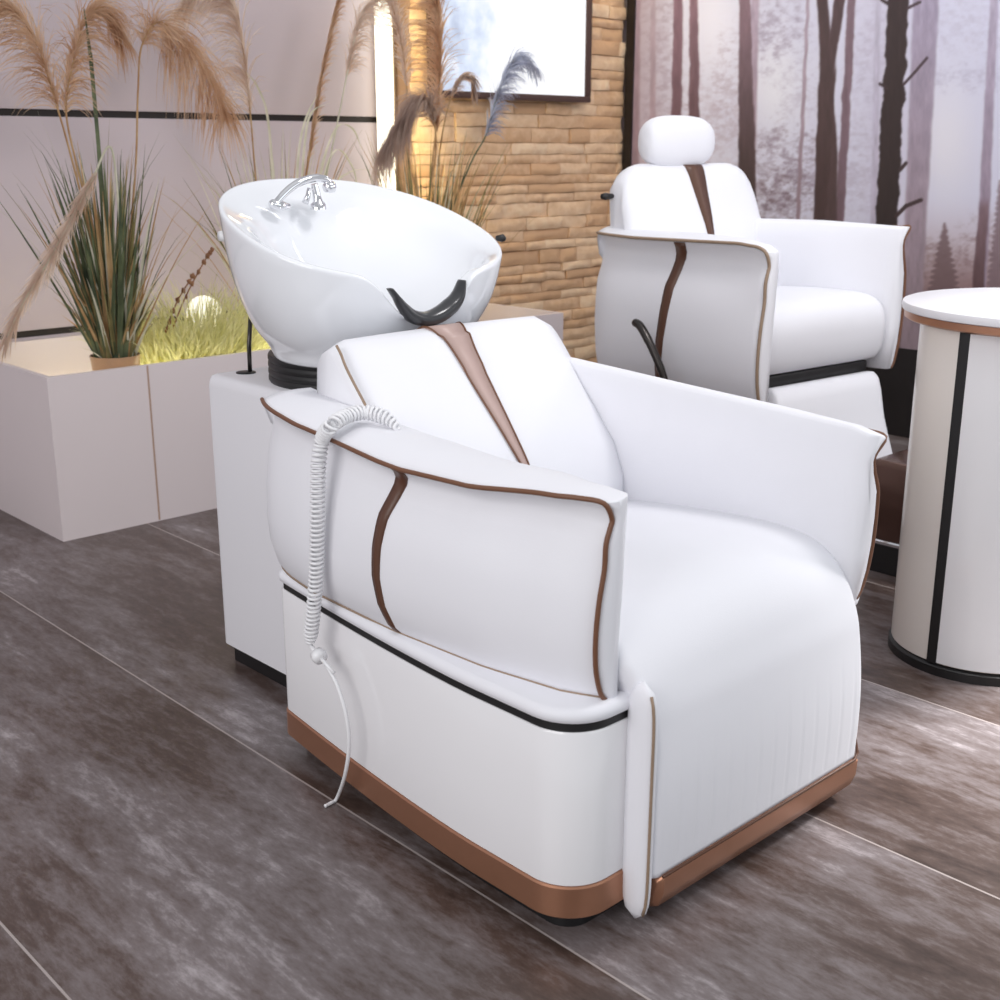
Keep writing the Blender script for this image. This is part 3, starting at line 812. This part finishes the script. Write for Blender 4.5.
bk = part('backrest', tb(round_back(BBp, .34, .74, 1.205, .075)), LEATHER, barber)
rows = []
fr = [(p.y, p.z) for p in smoothline([(0, y, z) for y, z in BBp[1:7]], 6)]
for y, z in fr:
    t = (z-.93)/(1.20-.93)
    if t < 0: continue
    w = .011+.033*t; xc = BX+.030-.022*t; yy = y-.0145
    rows.append([TB((xc-w, yy+.012, z)), TB((xc-w, yy, z+.001)), TB((xc+w, yy, z+.001)), TB((xc+w, yy+.012, z))])
w2 = mesh('wedge_stripe', *loft(rows), STRIPE, bk); w2['label'] = 'dark brown tapering stripe'
# headrest pillow
hr = []
for i in range(17):
    u = -1+2*i/16; uu = math.sin(PI/2*u)
    k = max(.02, (1-abs(uu)**3.2)**(1/3.2))
    r = []
    for a in [2*PI*q/24 for q in range(24)]:
        ca, sa = math.cos(a), math.sin(a)
        r.append(TB((BX-.040+uu*.162, .65+.055*k**.7*math.copysign(abs(ca)**.85, ca), 1.277+.088*k*math.copysign(abs(sa)**.8, sa))))
    hr.append(r)
hd = part('headrest', loft(hr), LEATHER, barber)
part('headrest_post', tube([TB((BX, .65, 1.17)), TB((BX, .65, 1.23))], .014, 10), DARKMETAL, barber, 'dark headrest post')
# recline lever and small knob
lv = [at(634, 322, 0, 3.065), at(640, 326, 0, 3.06), at(648, 340, 0, 3.058), at(655, 355, 0, 3.06), at(662, 372, 0, 3.065), at(668, 392, 0, 3.075)]
part('recline_lever', tube(smoothline(lv, 5), [.010, .013]+[.014]*9+[.013]*9+[.012]*6, 10), DARKMETAL, barber, 'dark steel recline lever')
kp = TB((-.36, .72, 1.08)); kq = at(604, 207, 1, 2.86)
part('side_knob', tube([TB((-.36, .665, 1.10)), TB((-.395, .665, 1.10)), TB((-.41, .665, 1.10))], [.008, .012, .009], 10), BLACK, barber, 'small black knob')
# pedestal and foot platform
pc = TB((.0, .36, 0)); pc = (pc[0], pc[1])
part('base_disc', lathe([(.30, 0), (.30, .02), (.27, .034), (.10, .06), (.085, .08)], pc, 56), BLACK, barber, 'black round base', 40)
part('hydraulic_column', lathe([(.085, .08), (.085, .3), (.06, .31), (.06, .516)], pc, 40), CHROME, barber, 'chrome column', 40)
FPp = rrect(3.292, 3.66, 1.50, 1.86, (.05, .05, .03, .03), 8)
part('foot_plinth', prism(FPp, [(0, 0), (.088, 0)]), BLACK, barber, 'black foot platform plinth', 40)
part('foot_ring', prism(FPp, [(.088, 0), (.092, .004), (.10, .004), (.104, 0)]), CHROME, barber, 'chrome ring', 40)
part('foot_platform', prism(FPp, [(.104, -.004), (.11, 0), (.33, 0), (.345, -.008), (.35, -.02)]), mat('glossy_brown_metal', srgb(96, 72, 64), .16, metal=.6, var=.15, vscale=10), barber, 'glossy brown foot platform', 40)

# ------------------------------------------------------------------ round trolley on the right
TX, TY = 2.920, 1.296; TR = .215
QX, QY, QR = 3.008, 1.228, .362
tro = empty('round_cabinet', (TX, TY, 0)); tag(tro, 'white round cabinet with black vertical band and brown edged top', 'cabinet')
part('base_ring', lathe([(TR+.006, 0), (TR+.006, .022), (TR-.004, .03)], (TX, TY), 72), BLACK, tro, 'black base ring', 40)
part('body', lathe([(TR-.002, .03), (TR, .032), (TR, .850), (TR-.002, .852)], (TX, TY), 72), CREAM, tro, 'cream curved body', 40)
part('edge_band', lathe([(.05, .852), (QR-.012, .852), (QR-.006, .856), (QR-.006, .872), (.05, .872)], (QX, QY), 80), BROWNMETAL, tro, 'brown metal edge under the top', 40)
part('top', lathe([(.001, .872), (QR-.008, .872), (QR, .875), (QR+.002, .884), (QR, .893), (QR-.008, .896), (.001, .896)], (QX, QY), 80), SATINWHITE, tro, 'white round top', 40)
def arc_panel(a0, a1, r0, r1, z0, z1, n=20):
    rr = []
    for i in range(n+1):
        a = math.radians(a0+(a1-a0)*i/n); c, s = math.cos(a), math.sin(a)
        rr.append([(TX+r0*c, TY+r0*s, z0), (TX+r1*c, TY+r1*s, z0), (TX+r1*c, TY+r1*s, z1), (TX+r0*c, TY+r0*s, z1)])
    return loft(rr)
A1 = 176
part('black_band', arc_panel(A1-3.4, A1+3.4, TR-.004, TR+.0035, .03, .851, 4), BLACK, tro, 'black vertical band', 30)
part('door', arc_panel(A1+3.6, A1+130, TR-.004, TR+.004, .034, .845, 40), GLOSSWHITE, tro, 'white curved door', 30)

# ------------------------------------------------------------------ planter along the wall
PX0, PY0, PX1 = 1.60, 3.81, 3.98; PZ = .55
pl = empty('planter_box', (1.6, 3.81, 0)); tag(pl, 'long white planter box holding the grasses below the grey wall', 'planter')
outer = [(PX0, PY0), (PX1, PY0), (PX1, YB-.03), (XE-.03, YB-.03), (XE-.03, YG-.005), (PX0, YG-.005)]
inner_ = [(PX0+.02, PY0+.02), (PX1-.02, PY0+.02), (PX1-.02, YB-.05), (XE-.05, YB-.05), (XE-.05, YG-.025), (PX0+.02, YG-.025)]
n = 6; V = [(x, y, 0) for x, y in outer]+[(x, y, PZ) for x, y in outer]+[(x, y, PZ) for x, y in inner_]+[(x, y, .32) for x, y in inner_]
F_ = [tuple(range(n))]
for i in range(n):
    j = (i+1) % n
    F_ += [(i, j, n+j, n+i), (n+i, n+j, 2*n+j, 2*n+i), (2*n+i, 2*n+j, 3*n+j, 3*n+i)]
F_.append(tuple(3*n+i for i in range(n)))
o = mesh('box', V, F_, PLANTER, None, smooth=False); under(o, pl)
o = box('panel_seam', 1.947, 1.953, PY0-.0015, PY0+.004, .004, PZ-.001, SEAM); under(o, pl); o['label'] = 'tan joint line between panels'
o = box('light_channel', PX0+.06, XE-.08, YG-.07, YG-.045, .322, .336, emis('planter_led', srgb(255, 246, 214), 6)); under(o, pl); o['label'] = 'glowing strip inside the planter'

# ------------------------------------------------------------------ grasses
rg = random.Random(11)
def ribbon(g, pts, w0, w1, mi, side=None):
    N = len(pts); V = []; F_ = []
    for i, p in enumerate(pts):
        t = i/(N-1); tg = (pts[min(i+1, N-1)]-pts[max(i-1, 0)]).normalized()
        s = (side or Vector((rt.x, rt.y, 0)))
        s = (s-tg*s.dot(tg)).normalized(); nn = tg.cross(s)
        w = (w0*(1-t)+w1*t)*(1 if t < .8 else (1-t)/.2*.85+.15)
        V += [p-s*w/2, p+nn*w*.18, p+s*w/2]
    for i in range(N-1):
        a = i*3
        F_ += [(a, a+1, a+4, a+3), (a+1, a+2, a+5, a+4)]
    g.add(V, F_, mi)
def blade(g, base, az, lean, length, w, mi, droop=1.0, n=8, taper=.2):
    d = Vector((math.cos(az), math.sin(az), 0)); pts = []; p = Vector(base); ang = lean
    for i in range(n+1):
        pts.append(p.copy()); ang = lean+droop*(i/n)**2
        p = p+(d*math.sin(ang)+Vector((0, 0, 1))*math.cos(ang))*length/n
    s = Vector((0, 0, 1)).cross(d); s = (s*.6+rt*.8*(1 if s.dot(rt) >= 0 else -1)).normalized()
    ribbon(g, pts, w, w*taper, mi, s)
def clampy(p):
    lim = (YB-.04) if p.x > XE-.06 else (YG-.03)
    if p.y > lim: p.y = lim-.02*(1-math.exp(-(p.y-lim)*5))
    return p
def clump(name, root, base, n, hmin, hmax, mix, wmin=.004, wmax=.009, spread=.35, br=.05, droop=(.1, .9)):
    g = G(); mats = [GREEN, OLIVE, STRAW, PALE]
    for i in range(n):
        a = rg.uniform(0, 2*PI); r = br*math.sqrt(rg.random())
        mi = rg.choices(range(4), mix)[0]
        b = Vector(base)+Vector((r*math.cos(a), r*math.sin(a)*.8, 0))
        blade(g, b, a+rg.uniform(-.5, .5), abs(rg.gauss(0, spread)), rg.uniform(hmin, hmax), rg.uniform(wmin, wmax), mi, rg.uniform(*droop), 8)
    g.v = [tuple(clampy(Vector(p))) for p in g.v]
    o = g.build(name, None, None, mats=mats); under(o, root); return o
def plume(root, spine, length, m, n=260, w=.0042, stem_m=None, sl=(.05, .11), start=.35, side=None, fan=1.0, stem_r=.0045, label=None, hang=.34, along=1.0):
    """spine: list of points; strands hang from its upper part"""
    P = smoothline(spine, 10); N = len(P); g = G(); n = int(n*1.5)
    v, f = tube(P, [stem_r*(1-.6*i/N) for i in range(N)], 6); g.add(v, f, 1)
    for i in range(n):
        t = start+(1-start)*rg.random(); k = min(int(t*(N-1)), N-2); p = P[k].lerp(P[k+1], t*(N-1)-k)
        tg = (P[k+1]-P[k]).normalized()
        rnd = Vector((rg.gauss(0, 1), rg.gauss(0, 1), rg.gauss(0, 1)))
        perp = (rnd-tg*rnd.dot(tg)).normalized()
        d = (tg*along+perp*rg.uniform(.15, .55)*fan).normalized()
        if side is not None: d = (d+Vector(side)*rg.uniform(.2, .9)).normalized()
        p = p+perp*.004
        L = rg.uniform(*sl)*(1-.45*abs((t-start)/(1-start)-.45)*1.2)
        pts = [p.copy()]
        for q in range(5):
            p = p+d*L/5; d = (d+Vector((0, 0, -hang*rg.uniform(.6, 1.4)))).normalized(); pts.append(p.copy())
        ribbon(g, pts, w*rg.uniform(.6, 1.2), w*.35, 0, rnd.normalized())
    g.v = [tuple(clampy(Vector(p))) for p in g.v]
    o = g.build('plume', None, None, mats=[m, stem_m or STRAW]); under(o, root)
    if label: o['label'] = label
    return o
def sp2(pts, y):
    """points read off the photograph, laid on a vertical plane in the planter; third value shifts the depth"""
    return [at(p[0], p[1], 1, y+(p[2] if len(p) > 2 else 0)) for p in pts]

# A: tall clump in the tan pot, left
YA = 3.965
pa = at(116, 366, 1, YA); pa = Vector((pa.x, YA, .32))
A_ = empty('pampas_grass', tuple(pa)); tag(A_, 'tall pampas grass with brown plumes in a tan pot, leftmost in the planter', 'plant', 'pampas grasses in the planter')
prof = [(.058, .001), (.064, .02), (.074, .12), (.081, .225), (.084, .252), (.080, .252), (.075, .228), (.001, .22)]
part('pot', lathe([(r, .32+z_) for r, z_ in prof], (pa.x, pa.y), 40), POT, A_, 'tan pot', 50)
part('soil', lathe([(.073, .545), (.06, .553), (.001, .557)], (pa.x, pa.y), 30), SOIL, A_, 'dark soil')
gb = (pa.x, pa.y, .545)
clump('leaves', A_, gb, 230, .26, .74, (8, 3, 3, 1), .011, .021, .13, .066, (.0, .4))
clump('lower_leaves', A_, gb, 80, .14, .36, (3, 3, 6, 2), .010, .018, .34, .062, (.1, .7))
clump('fine_leaves', A_, gb, 60, .4, .85, (4, 3, 4, 2), .004, .008, .30, .05, (.2, 1.0))
plume(A_, sp2([(108, 350), (96, 260), (72, 160), (52, 90), (35, 40), (10, 8), (-20, 4)], YA), 1, PLUME_BROWN, 380, w=.0032, sl=(.10, .24), start=.45, side=(-.35, .25, -.2), hang=.4, along=.6)
plume(A_, sp2([(112, 350), (98, 250), (78, 170), (66, 110), (74, 60), (86, 20), (104, 8), (122, 40)], YA, ), 1, PLUME_BROWN, 460, w=.0034, sl=(.08, .20), start=.42, side=(.15, -.15, -.4), hang=.45, along=.6)
plume(A_, sp2([(122, 350), (130, 240), (136, 160), (138, 90), (142, 45), (160, 22), (185, 45), (210, 80), (226, 118)], YA-.02), 1, PLUME_BROWN, 520, w=.0030, sl=(.10, .30), start=.50, side=(-.30, .30, -.35), hang=.42, along=.35)
plume(A_, sp2([(128, 340), (122, 260), (112, 150), (92, 180), (68, 225), (48, 262), (22, 305), (4, 345)], YA-.08), 1, PLUME_PALE, 420, w=.0034, sl=(.06, .12), start=.40, fan=.75, stem_m=PALE, hang=.03, label='pale plume bending down to the left')
g = G(); ribbon(g, sp2([(116, 350), (108, 250), (98, 140), (91, 60), (84, 8)], YA-.02), .012, .014, 0)
o = g.build('upright_leaf', None, None, mats=[GREEN]); under(o, A_)

# B: behind the basin
YBp = 4.17
pb = at(288, 366, 1, YBp); pb = Vector((pb.x, YBp, .321))
B_ = empty('pampas_grass', tuple(pb)); tag(B_, 'pampas grass with pale curling leaves rising behind the white basin', 'plant', 'pampas grasses in the planter')
part('root_ball', lathe([(.09, .321), (.095, .36), (.07, .40), (.001, .41)], (pb.x, pb.y), 30), SOIL, B_)
clump('leaves', B_, (pb.x, pb.y, .39), 130, .5, 1.0, (4, 3, 4, 5), .009, .017, .20, .08, (.1, .9))
clump('fine_leaves', B_, (pb.x, pb.y, .39), 40, .6, 1.0, (2, 3, 4, 5), .003, .006, .4, .08, (.3, 1.3))
plume(B_, sp2([(272, 330), (262, 240), (255, 170), (250, 110), (243, 50), (232, 4), (205, -12), (180, 12)], YBp), 1, PLUME_PALE, 460, w=.0034, sl=(.12, .26), start=.42, side=(-.45, .3, -.35), hang=.45)
plume(B_, sp2([(292, 330), (300, 220), (310, 150), (318, 95), (328, 45), (340, -5), (352, -40)], YBp-.02), 1, PLUME_BROWN, 380, sl=(.05, .10), start=.30, fan=.25, stem_r=.006)
plume(B_, sp2([(300, 330), (322, 200), (340, 110), (352, 50), (362, 14), (385, -8)], YBp+.02), 1, PLUME_PALE, 260, sl=(.07, .13), start=.50, side=(.2, -.1, -.2), stem_m=PALE)
g = G()
for q in ([(300, 330), (297, 200), (299, 150), (306, 118), (318, 94)], [(304, 330), (302, 200), (305, 140), (312, 112), (330, 103)], [(308, 330), (318, 190), (335, 130), (352, 128), (362, 150)], [(280, 330), (274, 200), (268, 120), (258, 88), (246, 72)], [(312, 330), (330, 200), (350, 172), (372, 170)], [(306, 330), (322, 190), (336, 150), (352, 166), (358, 190)]):
    ribbon(g, smoothline(sp2(q, YBp-.03), 6), .012, .007, 0)
o = g.build('pale_leaves', None, None, mats=[PALE]); under(o, B_); o['label'] = 'pale curling leaves'

# C: beside the screen
YCp = 4.15
pc_ = at(428, 330, 1, YCp); pc_ = Vector((pc_.x, YCp, .321))
C_ = empty('pampas_grass', tuple(pc_)); tag(C_, 'pampas grass with mauve plumes beside the bright screen', 'plant', 'pampas grasses in the planter')
part('root_ball', lathe([(.09, .321), (.095, .36), (.07, .40), (.001, .41)], (pc_.x, pc_.y), 30), SOIL, C_)
clump('leaves', C_, (pc_.x, pc_.y, .39), 230, .5, .98, (5, 3, 7, 3), .009, .017, .15, .10, (.05, .6))
clump('fine_leaves', C_, (pc_.x, pc_.y, .39), 30, .7, 1.0, (2, 3, 5, 4), .003, .006, .24, .08, (.3, 1.0))
plume(C_, sp2([(420, 320), (428, 220), (432, 170), (438, 110), (440, 50), (436, 0), (428, -40)], YCp), 1, PLUME_BROWN, 520, sl=(.10, .22), start=.44, fan=.9, side=(-.35, .2, -.2), hang=.4)
plume(C_, sp2([(424, 320), (432, 220), (440, 150), (448, 108), (460, 80), (470, 78), (474, 92)], YCp-.02), 1, PLUME_MAUVE, 200, sl=(.06, .10), start=.55, fan=.6)
plume(C_, sp2([(418, 320), (424, 230), (436, 150), (430, 108), (418, 102), (400, 122), (384, 150)], YCp-.05), 1, PLUME_MAUVE, 800, w=.0030, sl=(.12, .26), start=.42, side=(.1, -.1, -.4), hang=.5)
plume(C_, sp2([(430, 320), (446, 230), (470, 165), (486, 135), (496, 100), (508, 70), (520, 55), (534, 68)], YCp-.04), 1, PLUME_GLOW, 420, sl=(.07, .14), start=.42, side=(.2, -.1, -.4), stem_m=GREEN, label='plume arching over the screen with its bluish glow painted in')
plume(C_, sp2([(412, 320), (410, 220), (408, 120), (404, 60), (396, 20), (388, -10)], YCp+.03), 1, PLUME_PALE, 220, sl=(.06, .12), start=.5, side=(.2, 0, -.3))

# D: low pale yellow tuft, lit from within the planter
pd_ = at(196, 356, 1, 4.12); pd_ = Vector((pd_.x, 4.12, .321))
D_ = empty('feathery_grass', tuple(pd_)); tag(D_, 'low fluffy yellow green grass glowing between the pampas clumps', 'plant')
part('root_ball', lathe([(.16, .321), (.16, .38), (.12, .43), (.001, .45)], (pd_.x, pd_.y), 30), SOIL, D_)
g = G()
for i in range(1500):
    a = rg.uniform(0, 2*PI); r = .24*math.sqrt(rg.random()); lean = rg.uniform(0, .9)
    blade(g, (pd_.x+r*math.cos(a)*1.15, pd_.y+r*math.sin(a)*.7, .44+.03*rg.random()), a+rg.uniform(-1, 1), lean, rg.uniform(.18, .36), rg.uniform(.004, .008), 0, rg.uniform(.2, 1.4), 5)
g.v = [(x, max(y, PY0+.03) if z < .60 else y, z) for x, y, z in g.v]
o = g.build('fluffy_leaves', None, None, mats=[TUFT]); under(o, D_)
g = G()
for q in ([(172, 330), (186, 296), (204, 262), (212, 250)], [(166, 330), (178, 300), (193, 276)]):
    pts = smoothline(sp2(q, 4.0), 6); v, f = tube(pts, .0028, 6); g.add(v, f, 0)
    for k in range(7):
        p = pts[-1-k*2]; bm = bmesh.new(); bmesh.ops.create_icosphere(bm, subdivisions=1, radius=.008)
        bm.verts.index_update(); g.add([(v.co.x*.9+p.x+rg.uniform(-.006, .006), v.co.y*.9+p.y, v.co.z*1.5+p.z) for v in bm.verts], [[v.index for v in f.verts] for f in bm.faces], 0); bm.free()
o = g.build('seed_heads', None, None, mats=[leafmat('seed_brown', srgb(120, 78, 52), srgb(150, 104, 72), .1)]); under(o, D_); o['label'] = 'brown seed heads'
# glowing globe, added to stand in for a bright patch in the grass
pg = at(204, 313, 1, 4.33)
gl = empty('glow_globe', (pg.x, 4.33, .321)); tag(gl, 'small glowing white globe standing in for a bright patch in the yellow grass', 'lamp')
bm = bmesh.new(); bmesh.ops.create_uvsphere(bm, u_segments=24, v_segments=14, radius=.068)
o = obj_bm('globe', bm, emis('globe_white', srgb(255, 252, 236), 1.1), None); o.data.transform(Matrix.Translation((pg.x, 4.33, pg.z))); under(o, gl)
part('stem', tube([(pg.x, 4.33, .322), (pg.x, 4.33, pg.z-.06)], .010, 10), PALEPIPING, gl)

# ------------------------------------------------------------------ light
w = bpy.data.worlds.new('world'); sc.world = w; w.use_nodes = True
w.node_tree.nodes['Background'].inputs['Color'].default_value = (.93, .95, 1.0, 1); w.node_tree.nodes['Background'].inputs['Strength'].default_value = .64
def area(name, loc, target, sx, sy, power, col=(1, 1, 1)):
    d = bpy.data.lights.new(name, 'AREA'); d.shape = 'RECTANGLE'; d.size = sx; d.size_y = sy; d.energy = power; d.color = col
    o = bpy.data.objects.new(name, d); COL.objects.link(o); o.location = loc
    o.rotation_euler = (Vector(target)-Vector(loc)).to_track_quat('-Z', 'Y').to_euler(); return o
def spot(name, loc, target, power, cone, rad, col):
    d = bpy.data.lights.new(name, 'SPOT'); d.energy = power; d.spot_size = math.radians(cone); d.spot_blend = 1.0; d.shadow_soft_size = rad; d.color = col
    o = bpy.data.objects.new(name, d); COL.objects.link(o); o.location = loc
    o.rotation_euler = (Vector(target)-Vector(loc)).to_track_quat('-Z', 'Y').to_euler(); return o
area('ceiling_light', (2.0, 1.6, 3.0), (2.0, 1.6, 0), 2.2, 2.2, 4, (1, .985, .97))
area('fill_front', (2.6, -2.2, 1.6), (1.9, 1.4, .5), 3.0, 2.0, 27, (.88, .96, 1))  # added fill light in front of the chairs, not a window
area('fill_barber', (2.5, 1.0, 2.9), (3.4, 2.4, .8), .6, .6, 30, (1, .98, .99))  # added fill light to brighten the barber chair, no ceiling fitting
area('fill_left', (-2.4, .8, 2.25), (2.2, 2.0, .6), 3.0, 2.2, 96, (1, .97, .97))  # added fill light for the near sides, not a window
area('fill_right', (4.95, .2, 1.7), (2.3, .7, .2), 1.6, 1.5, 30, (1, .985, .97))  # added light for the floor glare, the wall has no window here
spot('ceiling_spot', (3.8, .1, 2.95), (2.95, .66, 0), 1500, 46, .25, (1, .985, .97))
area('spot_mural', (4.0, 2.6, 2.9), (5.0, 2.9, 1.2), 1.2, .4, 12, (.92, .94, 1))
area('wall_washer', (4.25, 4.18, 2.5), (4.3, 4.4, 1.3), .8, .06, 6, (1, .84, .46))
area('led_glow', (XE-.03, YB-.07, 1.3), (XE+.45, YB, 1.3), .03, 1.4, 2.5, (1, .84, .40))
area('planter_glow', (2.5, 4.0, .36), (2.5, 4.2, 1), 1.5, .1, 8, (1, .95, .70))

sc.view_settings.view_transform = 'Standard'; sc.view_settings.look = 'None'; sc.view_settings.exposure = -0.16; sc.view_settings.gamma = 1.0
sc.view_settings.use_curve_mapping = False
